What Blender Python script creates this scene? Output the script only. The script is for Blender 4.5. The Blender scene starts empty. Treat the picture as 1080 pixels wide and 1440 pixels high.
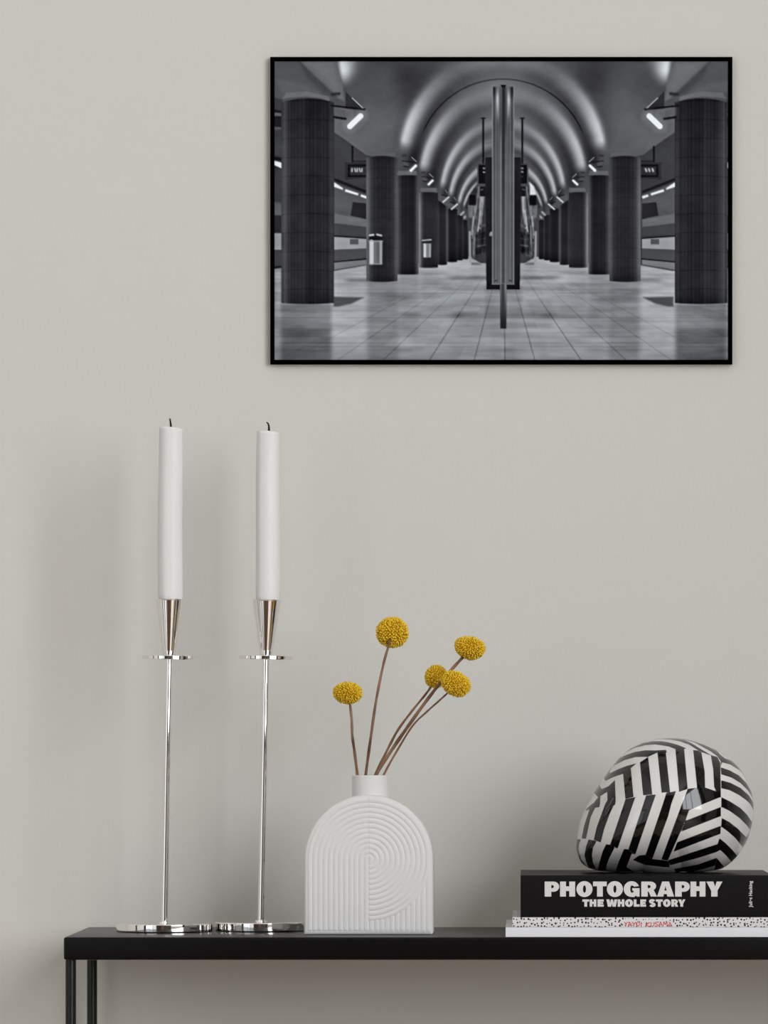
import bpy, bmesh, math, random
import numpy as np
from mathutils import Vector, Matrix

S = bpy.context.scene
COL = S.collection

# =====================================================================
#  camera, light, exposure
# =====================================================================
D0, FPX, CX, CY = 5.04, 7200.0, 745.0, 1037.0      # camera distance to the table front, focal length, principal point
ZTOP = 0.80                                         # height of the table top
CAMX = (CX - 540.0) * 0.0007
CAMZ = ZTOP + (1318.0 - CY) * 0.0007
TABLE_BACK, WALL_Y = 0.270, 0.290

def P(px, py, y):
    """a point of the photograph taken back to its place in the room at depth y"""
    k = (D0 + y) / FPX
    return Vector((CAMX + (px - CX) * k, y, CAMZ - (py - CY) * k))
def K(y): return (D0 + y) / FPX                     # metres per pixel at depth y

cam_data = bpy.data.cameras.new('camera')
cam = bpy.data.objects.new('camera', cam_data); COL.objects.link(cam)
cam.location = (CAMX, -D0, CAMZ); cam.rotation_euler = (math.radians(90), 0, 0)
cam_data.sensor_width = 36.0; cam_data.lens = FPX / 1440.0 * 36.0
cam_data.shift_x = -(CX - 540.0) / 1440.0
cam_data.shift_y = (CY - 720.0) / 1440.0
cam_data.clip_start = 0.05; cam_data.clip_end = 60
S.camera = cam

S.view_settings.view_transform = 'Standard'
S.view_settings.look = 'None'
S.view_settings.gamma = 1.0
S.view_settings.use_curve_mapping = False
S.view_settings.exposure = EXPOSURE = 0.0
S.cycles.use_denoising = True
S.cycles.max_bounces = 10
S.cycles.diffuse_bounces = 6
S.cycles.glossy_bounces = 6

# the room: x -2.6 .. 3.0, y -9.0 .. WALL_Y, z 0 .. 5.0
RX0, RX1, RY0, RZ = -2.6, 3.0, -9.0, 5.0
WIN_R = (-8.4, -2.7, 0.90, 4.3)                      # y0, y1, z0, z1 of the daylight window in the right wall
FILL_WIN_L = (-5.6, -2.6, 0.05, 2.3)                     # and of the unseen left one, added for fill, with a low sill

w = bpy.data.worlds.new('daylight'); S.world = w; w.use_nodes = True
w.node_tree.nodes['Background'].inputs[0].default_value = (0.75, 0.85, 1.0, 1)
w.node_tree.nodes['Background'].inputs[1].default_value = 0.6

def daylight(name, x, win, rot, power, color):
    d = bpy.data.lights.new(name, 'AREA'); d.shape = 'RECTANGLE'
    d.size = (win[3] - win[2]) ; d.size_y = (win[1] - win[0])
    d.energy = power; d.color = color
    o = bpy.data.objects.new(name, d); COL.objects.link(o)
    o.location = (x, (win[0] + win[1]) / 2, (win[2] + win[3]) / 2); o.rotation_euler = (0, rot, 0)
    return o
daylight('daylight_right', RX1 + 0.16, WIN_R, math.radians(90), 500.0, (0.957, 0.972, 0.99))
daylight('fill_left', RX0 - 0.16, FILL_WIN_L, math.radians(-90), 24.0, (0.93, 0.97, 1.0))  # fill light, added to lift the shade on the wall and under the table

# =====================================================================
#  helpers
# =====================================================================
def link(name, me, mat=None, parent=None, loc=None):
    o = bpy.data.objects.new(name, me); COL.objects.link(o)
    if mat is not None:
        me.materials.append(mat)
    if loc is not None: o.location = loc
    if parent is not None: o.parent = parent
    return o
def mesh_from(bm, smooth=True, angle=35):
    bmesh.ops.recalc_face_normals(bm, faces=bm.faces)
    me = bpy.data.meshes.new('mesh'); bm.to_mesh(me); bm.free()
    if smooth:
        for p in me.polygons: p.use_smooth = True
        me.set_sharp_from_angle(angle=math.radians(angle))
    return me
def obj(name, bm, mat, parent=None, smooth=True, angle=35):
    return link(name, mesh_from(bm, smooth, angle), mat, parent)
def thing(name, label, cat, loc, group=None):
    o = bpy.data.objects.new(name, None); COL.objects.link(o)
    o.empty_display_size = 0.03; o.location = loc
    return tag(o, label, cat, group)
def tag(o, label, cat, group=None):
    o['label'] = label; o['category'] = cat
    if group: o['group'] = group
    return o
def struct(name, bm, mat, smooth=False, parent=None):
    o = obj(name, bm, mat, parent, smooth)
    o['kind'] = 'structure'
    return o
def box(bm, x0, x1, y0, y1, z0, z1, bevel=0.0, seg=3):
    r = bmesh.ops.create_cube(bm, size=1.0)
    vs = r['verts']
    for v in vs:
        v.co = Vector((x0 + (v.co.x + .5) * (x1 - x0), y0 + (v.co.y + .5) * (y1 - y0), z0 + (v.co.z + .5) * (z1 - z0)))
    if bevel > 0:
        es = list({e for v in vs for e in v.link_edges})
        bmesh.ops.bevel(bm, geom=es, offset=bevel, segments=seg, profile=.5, affect='EDGES')
    return bm
def lathe(bm, prof, seg=96, c=(0, 0, 0), closed=True):
    full = [prof[0]]                                 # holding loops keep long faces flat under smooth shading
    for (r0, z0), (r1, z1) in zip(prof[:-1], prof[1:]):
        d = math.hypot(r1 - r0, z1 - z0)
        if d > .003 and min(r0, r1) > 1e-6:
            for t in (.0005 / d, 1 - .0005 / d): full.append((r0 + (r1 - r0) * t, z0 + (z1 - z0) * t))
        full.append((r1, z1))
    prof = full
    rings = []
    for r, z in prof:
        if r < 1e-7: rings.append([bm.verts.new((c[0], c[1], c[2] + z))])
        else: rings.append([bm.verts.new((c[0] + r * math.cos(2 * math.pi * k / seg), c[1] + r * math.sin(2 * math.pi * k / seg), c[2] + z)) for k in range(seg)])
    for a, b in zip(rings[:-1], rings[1:]):
        for k in range(seg):
            q = [a[k % len(a)], a[(k + 1) % len(a)], b[(k + 1) % len(b)], b[k % len(b)]]
            u = []
            for v in q:
                if v not in u: u.append(v)
            if len(u) >= 3: bm.faces.new(u)
    return bm
def catmull(pts, n=8):
    pts = [Vector(p) for p in pts]
    q = [pts[0] * 2 - pts[1]] + pts + [pts[-1] * 2 - pts[-2]]
    out = []
    for i in range(1, len(q) - 2):
        for k in range(n):
            t = k / n
            a, b, c, d = q[i - 1], q[i], q[i + 1], q[i + 2]
            out.append(.5 * ((2 * b) + (c - a) * t + (2 * a - 5 * b + 4 * c - d) * t * t + (3 * b - a - 3 * c + d) * t ** 3))
    out.append(pts[-1]); return out
def tube(bm, pts, radii, seg=14):
    prev = None; rings = []
    up = Vector((0, 1, 0))
    for i, p in enumerate(pts):
        d = (pts[min(i + 1, len(pts) - 1)] - pts[max(i - 1, 0)]).normalized()
        a = d.cross(up).normalized(); b = d.cross(a).normalized()
        r = radii[i] if hasattr(radii, '__len__') else radii
        rings.append([bm.verts.new(p + (a * math.cos(2 * math.pi * k / seg) + b * math.sin(2 * math.pi * k / seg)) * r) for k in range(seg)])
    for a, b in zip(rings[:-1], rings[1:]):
        for k in range(seg): bm.faces.new((a[k], a[(k + 1) % seg], b[(k + 1) % seg], b[k]))
    bm.faces.new(rings[0]); bm.faces.new(rings[-1][::-1])
    return bm
def lin(c): 
    c = c / 255.0
    return c / 12.92 if c <= .04045 else ((c + .055) / 1.055) ** 2.4
def rgb(r, g, b, k=1.0): return (lin(r) * k, lin(g) * k, lin(b) * k, 1.0)

# ---------- materials ----------
def material(name, color, rough=.5, metal=0.0, spec=.5, coat=0.0):
    m = bpy.data.materials.new(name); m.use_nodes = True
    b = m.node_tree.nodes['Principled BSDF']
    b.inputs['Base Color'].default_value = color; b.inputs['Roughness'].default_value = rough
    b.inputs['Metallic'].default_value = metal; b.inputs['Specular IOR Level'].default_value = spec
    b.inputs['Coat Weight'].default_value = coat
    return m
def nodes(m): return m.node_tree.nodes, m.node_tree.links, m.node_tree.nodes['Principled BSDF']
def add_bump(m, scale, strength, dist=.001, detail=4):
    n, l, b = nodes(m)
    tc = n.new('ShaderNodeTexCoord'); t = n.new('ShaderNodeTexNoise'); t.inputs['Scale'].default_value = scale; t.inputs['Detail'].default_value = detail
    u = n.new('ShaderNodeBump'); u.inputs['Strength'].default_value = strength; u.inputs['Distance'].default_value = dist
    l.new(tc.outputs['Object'], t.inputs['Vector']); l.new(t.outputs['Fac'], u.inputs['Height']); l.new(u.outputs['Normal'], b.inputs['Normal'])
def add_mottle(m, c0, c1, scale, detail=3, stretch=(1, 1, 1)):
    n, l, b = nodes(m)
    tc = n.new('ShaderNodeTexCoord'); mp = n.new('ShaderNodeMapping'); mp.inputs['Scale'].default_value = stretch
    t = n.new('ShaderNodeTexNoise'); t.inputs['Scale'].default_value = scale; t.inputs['Detail'].default_value = detail
    r = n.new('ShaderNodeValToRGB'); r.color_ramp.elements[0].color = c0; r.color_ramp.elements[1].color = c1
    r.color_ramp.elements[0].position = .32; r.color_ramp.elements[1].position = .68
    l.new(tc.outputs['Object'], mp.inputs['Vector']); l.new(mp.outputs['Vector'], t.inputs['Vector'])
    l.new(t.outputs['Fac'], r.inputs['Fac']); l.new(r.outputs['Color'], b.inputs['Base Color'])
    return r

WALLC = (0.615, 0.604, 0.56, 1)
M_wall = material('painted_plaster', WALLC, .9, spec=.2); add_bump(M_wall, 38, .12, .004, 6)
M_room = material('white_room_paint', (0.70, 0.69, 0.675, 1), .9, spec=.2)
M_floor = material('oak_floor', (0.2, 0.11, 0.06, 1), .5)
add_mottle(M_floor, (0.34, 0.265, 0.20, 1), (0.46, 0.375, 0.30, 1), 6, 6, (6, .5, 1))
M_panel = material('dark_wall_panelling', (0.03, 0.02, 0.014, 1), .5); add_mottle(M_panel, (0.009, 0.006, 0.0045, 1), (0.020, 0.013, 0.009, 1), 4, 6, (9, 1, .5))
M_door = material('walnut_door', (0.07, 0.035, 0.018, 1), .45); add_mottle(M_door, (0.05, 0.026, 0.014, 1), (0.10, 0.052, 0.028, 1), 5, 6, (8, 1, .6))
M_frame_dark = material('dark_window_frame', (0.012, 0.012, 0.013, 1), .5)
M_table = material('black_lacquered_steel', (0.0032, 0.0027, 0.0028, 1), .30, spec=.17); add_bump(M_table, 900, .05, .0004)
M_leg = material('black_steel_tube', (0.005, 0.0045, 0.005, 1), .33, spec=.35)
M_chrome = material('polished_chrome', (0.88, 0.855, 0.83, 1), .03, metal=1.0)
M_wax = material('white_wax', (0.745, 0.745, 0.735, 1), .5, spec=.35)
_b = M_wax.node_tree.nodes['Principled BSDF']; _b.inputs['Subsurface Weight'].default_value = .25; _b.inputs['Subsurface Radius'].default_value = (.006, .006, .005); _b.inputs['Subsurface Scale'].default_value = 1.0
add_bump(M_wax, 60, .12, .001)
M_wick = material('burnt_wick', (0.012, 0.011, 0.010, 1), .95, spec=.1); add_bump(M_wick, 2500, .4, .0006)
M_vase = material('matt_white_ceramic', (0.675, 0.668, 0.655, 1), .55, spec=.35); add_bump(M_vase, 900, .05, .0003)
M_stem = material('dried_stem', (0.2, 0.1, 0.05, 1), .75, spec=.2); add_mottle(M_stem, (0.085, 0.036, 0.020, 1), (0.36, 0.215, 0.125, 1), 34, 4, (1, 1, .9))
M_flower = material('yellow_florets', (0.55, 0.36, 0.03, 1), .85, spec=.15); add_mottle(M_flower, (0.66, 0.39, 0.012, 1), (0.92, 0.68, 0.06, 1), 420, 2)
M_core = material('flower_core', (0.40, 0.21, 0.008, 1), .95, spec=.05)
M_black = material('matt_black_frame', (0.0005, 0.0005, 0.0005, 1), .6, spec=.0)
M_cover = material('black_book_cloth', (0.0042, 0.0036, 0.0036, 1), .42, spec=.14)
M_pages = material('book_pages', (0.66, 0.64, 0.59, 1), .9, spec=.1)
M_white = material('white_book_cover', (0.70, 0.71, 0.735, 1), .5, spec=.3)
M_letter = material('printed_white', (0.66, 0.645, 0.63, 1), .6, spec=.2)
M_red = material('printed_red', (0.62, 0.05, 0.06, 1), .6, spec=.2)

DOT_GAP_X = (911.5 - (720.6 + 1092) / 2) * .0007     # where the red name stands on the spine
M_dots = material('dotted_book_cover', (0.7, 0.69, 0.69, 1), .55, spec=.3)
n, l, b = nodes(M_dots)
tc = n.new('ShaderNodeTexCoord'); mp = n.new('ShaderNodeMapping'); vo = n.new('ShaderNodeTexVoronoi'); vo.voronoi_dimensions = '2D'; vo.inputs['Scale'].default_value = 300; vo.inputs['Randomness'].default_value = .75
mp.inputs['Rotation'].default_value = (math.radians(45), 0, 0); mp.inputs['Scale'].default_value = (1, 1.414, 1.414)
sx = n.new('ShaderNodeSeparateColor'); th = n.new('ShaderNodeMath'); th.operation = 'MULTIPLY_ADD'; th.inputs[1].default_value = .15; th.inputs[2].default_value = .165
lt = n.new('ShaderNodeMath'); lt.operation = 'SUBTRACT'
gain = n.new('ShaderNodeMath'); gain.operation = 'MULTIPLY_ADD'; gain.inputs[1].default_value = 9; gain.inputs[2].default_value = .5; gain.use_clamp = True
mx = n.new('ShaderNodeMix'); mx.data_type = 'RGBA'; mx.inputs[6].default_value = (0.68, 0.665, 0.665, 1); mx.inputs[7].default_value = (0.022, 0.014, 0.022, 1)
l.new(tc.outputs['Object'], mp.inputs['Vector']); l.new(mp.outputs['Vector'], vo.inputs['Vector'])
l.new(vo.outputs['Color'], sx.inputs['Color']); l.new(sx.outputs[0], th.inputs[0]); l.new(th.outputs[0], lt.inputs[0]); l.new(vo.outputs['Distance'], lt.inputs[1])
# fewer dots around the lettering
so = n.new('ShaderNodeSeparateXYZ'); ab = n.new('ShaderNodeMath'); ab.operation = 'SUBTRACT'; ab.inputs[1].default_value = DOT_GAP_X
aa = n.new('ShaderNodeMath'); aa.operation = 'ABSOLUTE'; ls = n.new('ShaderNodeMath'); ls.operation = 'LESS_THAN'; ls.inputs[1].default_value = .0245
ml = n.new('ShaderNodeMath'); ml.operation = 'MULTIPLY_ADD'; ml.inputs[1].default_value = -.10
l.new(tc.outputs['Object'], so.inputs[0]); l.new(so.outputs[0], ab.inputs[0]); l.new(ab.outputs[0], aa.inputs[0]); l.new(aa.outputs[0], ls.inputs[0]); l.new(ls.outputs[0], ml.inputs[0])
l.new(lt.outputs[0], ml.inputs[2]); l.new(ml.outputs[0], gain.inputs[0]); l.new(gain.outputs[0], mx.inputs[0]); l.new(mx.outputs[2], b.inputs['Base Color'])

M_print = material('photographic_print', (0.2, 0.2, 0.2, 1), .8, spec=.02)
n, l, b = nodes(M_print); at = n.new('ShaderNodeAttribute'); at.attribute_name = 'tone'; l.new(at.outputs['Color'], b.inputs['Base Color'])

M_ball = material('striped_lacquer', (0.5, 0.5, 0.5, 1), .07, spec=.5)
n, l, b = nodes(M_ball); at = n.new('ShaderNodeAttribute'); at.attribute_name = 'stripe'
gn = n.new('ShaderNodeMath'); gn.operation = 'MULTIPLY_ADD'; gn.inputs[1].default_value = 1.2; gn.inputs[2].default_value = .5; gn.use_clamp = True
mx = n.new('ShaderNodeMix'); mx.data_type = 'RGBA'; mx.inputs[6].default_value = (0.69, 0.675, 0.655, 1); mx.inputs[7].default_value = (0.004, 0.0035, 0.0035, 1)
l.new(at.outputs['Fac'], gn.inputs[0]); l.new(gn.outputs[0], mx.inputs[0]); l.new(mx.outputs[2], b.inputs['Base Color'])

# =====================================================================
#  the setting
# =====================================================================
T = 0.12
bm = bmesh.new(); box(bm, RX0 - T, RX1 + T, WALL_Y, WALL_Y + T, 0, RZ); struct('wall_back', bm, M_wall)
bm = bmesh.new(); box(bm, RX0 - T, RX1 + T, RY0 - T, WALL_Y + T, -T, 0); struct('floor', bm, M_floor)
bm = bmesh.new(); box(bm, RX0 - T, RX1 + T, RY0 - T, WALL_Y + T, RZ, RZ + T); struct('ceiling', bm, M_room)
bm = bmesh.new(); box(bm, RX0 - T, RX1 + T, RY0 - T, RY0, 0, RZ); struct('wall_front', bm, M_panel)
def wall_with_hole(name, x0, x1, win):
    y0, y1, z0, z1 = win
    bm = bmesh.new()
    box(bm, x0, x1, RY0, y0, 0, RZ); box(bm, x0, x1, y1, WALL_Y, 0, RZ)
    box(bm, x0, x1, y0, y1, 0, z0); box(bm, x0, x1, y0, y1, z1, RZ)
    struct(name, bm, M_room)
wall_with_hole('wall_right', RX1, RX1 + T, WIN_R)
wall_with_hole('wall_left', RX0 - T, RX0, FILL_WIN_L)
def window(name, xc, win, n):
    y0, y1, z0, z1 = win
    bm = bmesh.new(); t = .05
    box(bm, xc - .03, xc + .03, y0, y1, z0, z0 + t); box(bm, xc - .03, xc + .03, y0, y1, z1 - t, z1)
    for k in range(n + 1):
        yc = y0 + t / 2 + (y1 - y0 - t) * k / n
        box(bm, xc - .03, xc + .03, yc - t / 2, yc + t / 2, z0 + t, z1 - t)
    struct(name, bm, M_frame_dark)
window('window_1', RX1 + T / 2, WIN_R, 3)
window('fill_window', RX0 - T / 2, FILL_WIN_L, 2)  # frame round the added left fill
bm = bmesh.new(); box(bm, -0.75, 0.35, RY0, RY0 + .05, 0, 2.2, .004); door = struct('door_1', bm, M_door)

# unseen dark curtains, added for the dark bands they mirror in the chrome
def curtain(name, x, y0, y1, z0, z1, sgn):
    bm = bmesh.new(); n_ = 48; F, B = [], []
    for i in range(n_ + 1):
        y = y0 + (y1 - y0) * i / n_; d = .035 * math.sin(i * 1.05)
        F.append((bm.verts.new((x + sgn * (.07 + d), y, z0)), bm.verts.new((x + sgn * (.07 + d), y, z1))))
        B.append((bm.verts.new((x + sgn * (.05 + d), y, z0)), bm.verts.new((x + sgn * (.05 + d), y, z1))))
    for i in range(n_):
        bm.faces.new((F[i][0], F[i + 1][0], F[i + 1][1], F[i][1])); bm.faces.new((B[i][0], B[i][1], B[i + 1][1], B[i + 1][0]))
        bm.faces.new((F[i][1], F[i + 1][1], B[i + 1][1], B[i][1])); bm.faces.new((F[i][0], B[i][0], B[i + 1][0], F[i + 1][0]))
    for j in (0, n_): bm.faces.new((F[j][0], F[j][1], B[j][1], B[j][0]))
    struct(name, bm, M_panel, True)
curtain('added_curtain_right', RX1, -2.7, -2.15, .01, 4.45, -1)
curtain('added_curtain_left', RX0, -2.6, -2.25, .01, 2.6, 1)
M_rug = material('brown_rug', (0.09, 0.052, 0.03, 1), .9, spec=.1); add_mottle(M_rug, (0.040, 0.022, 0.012, 1), (0.075, 0.043, 0.024, 1), 5, 5)
bm = bmesh.new(); box(bm, -1.9, 0.95, -7.6, -2.3, 0, .012, .004); struct('added_rug', bm, M_rug)  # unseen rug, added so the candle cups mirror a dark brown centre
bm = bmesh.new(); box(bm, RX1 - .05, RX1, -1.1, -0.15, 0, 2.15, .004); struct('added_dark_panel', bm, M_panel)  # unseen dark panel, added for a black band in the chrome
bm = bmesh.new(); box(bm, RX0, RX0 + .06, -1.02, -0.86, 0, 2.3, .004); struct('added_dark_strip', bm, M_panel)  # unseen upright strip, added for a thin dark line in the chrome

# ---------- the black and white station print, painted as tones on a fine grid ----------
def paint_print(W=638, H=420, ox=386.0, oy=86.0):
    X, Y = np.meshgrid(ox + np.arange(W) + .5, oy + np.arange(H) + .5)
    AX = 707.0                                   # the axis of symmetry of the station hall
    rng = np.random.RandomState(4)
    def noise(sx, sy, seed):
        r = np.random.RandomState(seed)
        gw, gh = int(W / sx) + 3, int(H / sy) + 3
        g = r.rand(gh, gw)
        u = (X - ox) / sx; v = (Y - oy) / sy
        i = u.astype(int); j = v.astype(int); fu = u - i; fv = v - j
        fu = fu * fu * (3 - 2 * fu); fv = fv * fv * (3 - 2 * fv)
        return ((g[j, i] * (1 - fu) + g[j, i + 1] * fu) * (1 - fv)
                + (g[j + 1, i] * (1 - fu) + g[j + 1, i + 1] * fu) * fv) - .5
    def sm(x, a, b):
        t = np.clip((x - a) / (b - a), 0, 1); return t * t * (3 - 2 * t)
    def polymask(pts, soft=.8):
        d = np.full(X.shape, 1e9); ins = np.zeros(X.shape, bool); n = len(pts)
        for k in range(n):
            x0, y0 = pts[k]; x1, y1 = pts[(k + 1) % n]
            ex, ey = x1 - x0, y1 - y0
            t = np.clip(((X - x0) * ex + (Y - y0) * ey) / (ex * ex + ey * ey + 1e-9), 0, 1)
            d = np.minimum(d, np.hypot(X - x0 - t * ex, Y - y0 - t * ey))
            if y0 != y1:
                c = ((y0 > Y) != (y1 > Y)) & (X < (x1 - x0) * (Y - y0) / (y1 - y0) + x0)
                ins ^= c
        return np.clip(np.where(ins, d, -d) / soft + .5, 0, 1)
    def linemask(pts, w, soft=.8):
        d = np.full(X.shape, 1e9)
        for (x0, y0), (x1, y1) in zip(pts[:-1], pts[1:]):
            ex, ey = x1 - x0, y1 - y0
            t = np.clip(((X - x0) * ex + (Y - y0) * ey) / (ex * ex + ey * ey + 1e-9), 0, 1)
            d = np.minimum(d, np.hypot(X - x0 - t * ex, Y - y0 - t * ey))
        return np.clip((w / 2 - d) / soft + .5, 0, 1)
    def mir(pts): return [(2 * AX - x, y) for x, y in pts]
    I = np.full(X.shape, 92.0)
    def put(m, v):
        nonlocal I
        I = I * (1 - m) + v * m
    def poly(pts, v, soft=.8, both=True, a=1.0):
        put(polymask(pts, soft) * a, v)
        if both: put(polymask(mir(pts), soft) * a, v)
    def line(pts, w, v, soft=.8, both=True, a=1.0):
        put(linemask(pts, w, soft) * a, v)
        if both: put(linemask(mir(pts), w, soft) * a, v)
    M = np.where(X < AX, X, 2 * AX - X)          # folded x: both halves drawn as the left one
    def axis(v):
        nonlocal AX, M
        AX = v; M = np.where(X < AX, X, 2 * AX - X)
    # ---- vault ----
    I = 78 + 36 * sm(M, 600, 705) * sm(Y, 260, 90) - 24 * np.exp(-((M - 575) / 34) ** 2 - ((Y - 112) / 34) ** 2)
    I += noise(60, 40, 1) * 10
    def band(cx, cy, a, b, gain, so, si, fade0, fade1, grow=1.0, tail=.25, c0=-9, c1=3):
        nonlocal I
        dx = (M - cx) / a; dy = (Y - cy) / b
        r = np.hypot(dx, dy); e = (r - 1) * (a * abs(1)) 
        th = np.degrees(np.arctan2(-dy, -dx))    # 0 = left, 90 = top
        g = 1 + grow * sm(th, 0, 70)
        p = np.where(e > 0, np.exp(-(e / (so * g)) ** 2), np.exp(-(e / (si * g)) ** 2))
        f = sm(th, c0, c1) * (tail + (1 - tail) * (1 - sm(th, fade0, fade1)))
        f *= (1 - .6 * sm(th, 80, 95))
        I += gain * p * f
    def shade(cx, cy, a, b, gain, w):
        nonlocal I
        e = (np.hypot((M - cx) / a, (Y - cy) / b) - 1) * a
        th = np.degrees(np.arctan2(-(Y - cy) / b, -(M - cx) / a))
        I -= gain * np.exp(-(e / w) ** 2) * sm(th, -6, 6) * (1 - .55 * sm(th, 40, 90))
    shade(AX, 238, 126, 138, 34, 10)
    shade(AX, 264, 100, 116, 36, 9)
    shade(AX, 282, 81, 99, 26, 4.5); shade(AX, 290, 69, 80, 32, 4); shade(AX, 298, 58, 60, 20, 2.5)
    band(AX, 235, 143.5, 156, 114, 5.0, 12, 20, 66, 1.0, .14, 7, 15)
    band(AX, 262, 116, 133, 104, 4, 9.5, 22, 72, 1.0, .2, 7, 15)
    band(AX, 280, 87, 108, 100, 2.7, 5.6, 24, 80, 1.0, .28, 6, 15)
    band(AX, 288, 75, 89.5, 96, 2.2, 4.4, 24, 84, 1.0, .3, 6, 14)
    band(AX, 296, 62.5, 69.5, 94, 1.5, 2.8, 28, 92, 1.0, .4, 6, 14)
    band(AX, 299, 55.5, 54, 84, 1.2, 2.2, 30, 95, 1.0, .4, 6, 14)
    axis(709.5)
    # blob of light at the top edge
    bx = 481 + (Y - 86) * .1; wl = 6.5 - (Y - 86) * .06; wr = 19 - (Y - 86) * .3
    I += 138 * np.where(M < bx, np.exp(-((M - bx) / np.maximum(wl, 2)) ** 2), np.exp(-((M - bx) / np.maximum(wr, 4)) ** 2)) * (1 - sm(Y, 96, 126))
    axis(707.0)
    # expansion joint
    e = np.abs((np.hypot((M - AX) / 121, (Y - 231) / 120) - 1) * 121)
    I = I - 46 * np.clip(1.3 - e, 0, 1) * sm(Y, 195, 170)
    I = I - 20 * np.clip(1.2 - np.abs((np.hypot((M - AX) / 78, (Y - 276) / 78) - 1) * 78), 0, 1) * sm(M, 665, 690) * (Y < 230)
    I = np.clip(I, 30, 225)
    axis(709.5)
    I += 26 * np.exp(-((M - 515) / 45) ** 2 - ((Y - 190) / 34) ** 2) + 12 * np.exp(-((M - 545) / 20) ** 2 - ((Y - 130) / 40) ** 2)
    # lighter flank below the first band, over the second column
    poly([(486, 180), (520, 140), (560, 200), (572, 214), (515, 216)], 96, 14, a=.55)
    # beam flank (light) between the soffit edge and the vault
    poly([(421, 86), (472, 86), (482, 122), (484, 142), (470, 136)], 108, 3, a=.85)
    poly([(430, 86), (470, 86), (476, 118), (474, 128)], 124, 8, a=.4)
    # left soffit
    poly([(370, 80), (421, 86), (474, 136), (462, 141), (430, 133), (398, 138), (370, 126)], 84, 1.2)
    poly([(386, 110), (425, 118), (462, 136), (430, 128), (396, 130)], 96, 6, a=.7)
    poly([(421, 86), (474, 136), (455, 132), (430, 108)], 66, 6, a=.7)
    # ---- side platform behind the columns ----
    poly([(370, 132), (397, 140), (397, 420), (370, 420)], 62, .8)
    poly([(469, 140), (471, 186), (515, 218), (558, 226), (558, 300), (516, 392), (469, 392)], 62, 1)
    poly([(470, 148), (497, 150), (497, 168), (512, 214), (500, 205), (470, 186)], 100, 1.5)
    poly([(470, 188), (516, 220), (516, 274), (470, 250)], 64, 1)
    poly([(470, 250), (516, 268), (516, 272), (470, 254)], 34, 1)
    poly([(470, 256), (516, 274), (516, 310), (470, 314)], 84, 1.5)
    poly([(470, 262), (516, 284), (516, 296), (497, 292), (470, 300)], 92, 6, a=.6)
    poly([(496, 284), (516, 286), (516, 308), (493, 303)], 42, 1)
    poly([(470, 300), (516, 309), (516, 320), (470, 314)], 112, 2.5, a=.8)
    poly([(470, 314), (516, 319), (516, 332), (470, 331)], 70, 1)
    line([(470, 331.5), (516, 335)], 1.6, 30)
    poly([(470, 333), (516, 336), (516, 350), (470, 351)], 152, 1)
    poly([(492, 336), (504, 336), (504, 343.5), (492, 343.5)], 88, 1)
    poly([(470, 351), (516, 349), (516, 364), (470, 367)], 80, 1)
    line([(470, 368.5), (516, 364)], 1.8, 22)
    poly([(470, 369), (516, 365), (516, 372), (470, 379)], 122, 1)
    line([(470, 380), (516, 372)], 1.2, 88)
    for pts in ([(470, 256.5), (482, 264.5), (482, 266.5), (470, 262.5)], [(486, 266), (504, 272), (503, 274.5), (485, 269)], [(508, 273.5), (516, 276), (515, 279), (507, 276)]):
        poly(pts, 128, 4.5, a=.6); poly(pts, 238, 1.4)
    # left of the first column
    poly([(370, 150), (397, 156), (397, 182), (370, 180)], 34, 1)
    poly([(386, 158), (396, 159), (396, 163), (386, 163)], 96, 1.5); poly([(386, 178), (396, 179), (396, 182), (386, 182)], 88, 1.5)
    poly([(370, 190), (397, 192), (397, 218), (370, 216)], 66, 2)
    poly([(370, 216), (397, 222), (397, 226), (370, 222)], 30, 1)
    poly([(386, 226), (397, 229), (397, 237), (386, 232)], 240, 1.3)
    poly([(370, 280), (397, 286), (397, 303), (370, 303)], 92, 4)
    poly([(370, 302), (397, 303), (397, 326), (370, 326)], 44, 1)
    poly([(370, 328), (397, 328), (397, 351), (370, 351)], 148, 1)
    poly([(370, 351), (397, 351), (397, 373), (370, 374)], 66, 1)
    line([(386, 376), (397, 374.5)], 2, 20)
    axis(707.5)
    # hanging sign between first and second column
    poly([(485, 228), (516, 228), (516, 250), (485, 253)], 50, 1)
    poly([(489, 231), (516, 231), (516, 248.5), (489, 249)], 22, 1)
    poly([(492, 234), (515, 234), (515, 246), (492, 246)], 52, 1.5)
    line([(495.5, 206), (495.5, 227)], 2.4, 24); line([(495, 226.5), (516, 226.5)], 1.6, 30)
    for k, x in enumerate((495, 499, 502.5, 505.5, 509)):
        line([(x, 237), (x + (k % 2) * 1.2 - .3, 241)], 1.8, 178, 1.2, both=False)
    for x in (908, 912.5, 917.5):
        line([(x, 237.5), (x + 1, 240.5)], 2.4, 176, 1.3, both=False)
    axis(708.0)
    # ---- floor ----
    fy = np.clip((Y - 360) / 146, 0, 1)
    vx, vy = AX, 345.0; vy0 = vy
    F = 149 + 4 * fy + noise(46, 7, 7) * 24 + noise(18, 3, 8) * 10 - 12 * sm(Y, 480, 506) - 14 * sm(M, 470, 400) + 8 * sm(M, 560, 640) * sm(Y, 500, 420)
    tv = 1 / np.maximum(Y - vy0, 6) / .00078; tu = (X - AX - 1.5) * 161 / np.maximum(Y - vy0, 6) / 64.5
    tt = np.random.RandomState(12).rand(400, 400)
    F += (tt[np.clip(tv.astype(int), 0, 399), np.clip((np.floor(tu) + 200).astype(int), 0, 399)] - .5) * 9
    F -= 16 * np.clip(1 - np.abs((tv + .5) % 1 - .5) * 12, 0, 1) * sm(Y, 395, 430) * (.5 + noise(50, 9, 31))
    s = np.abs(X - vx) / np.maximum(Y - vy, 4)
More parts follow.
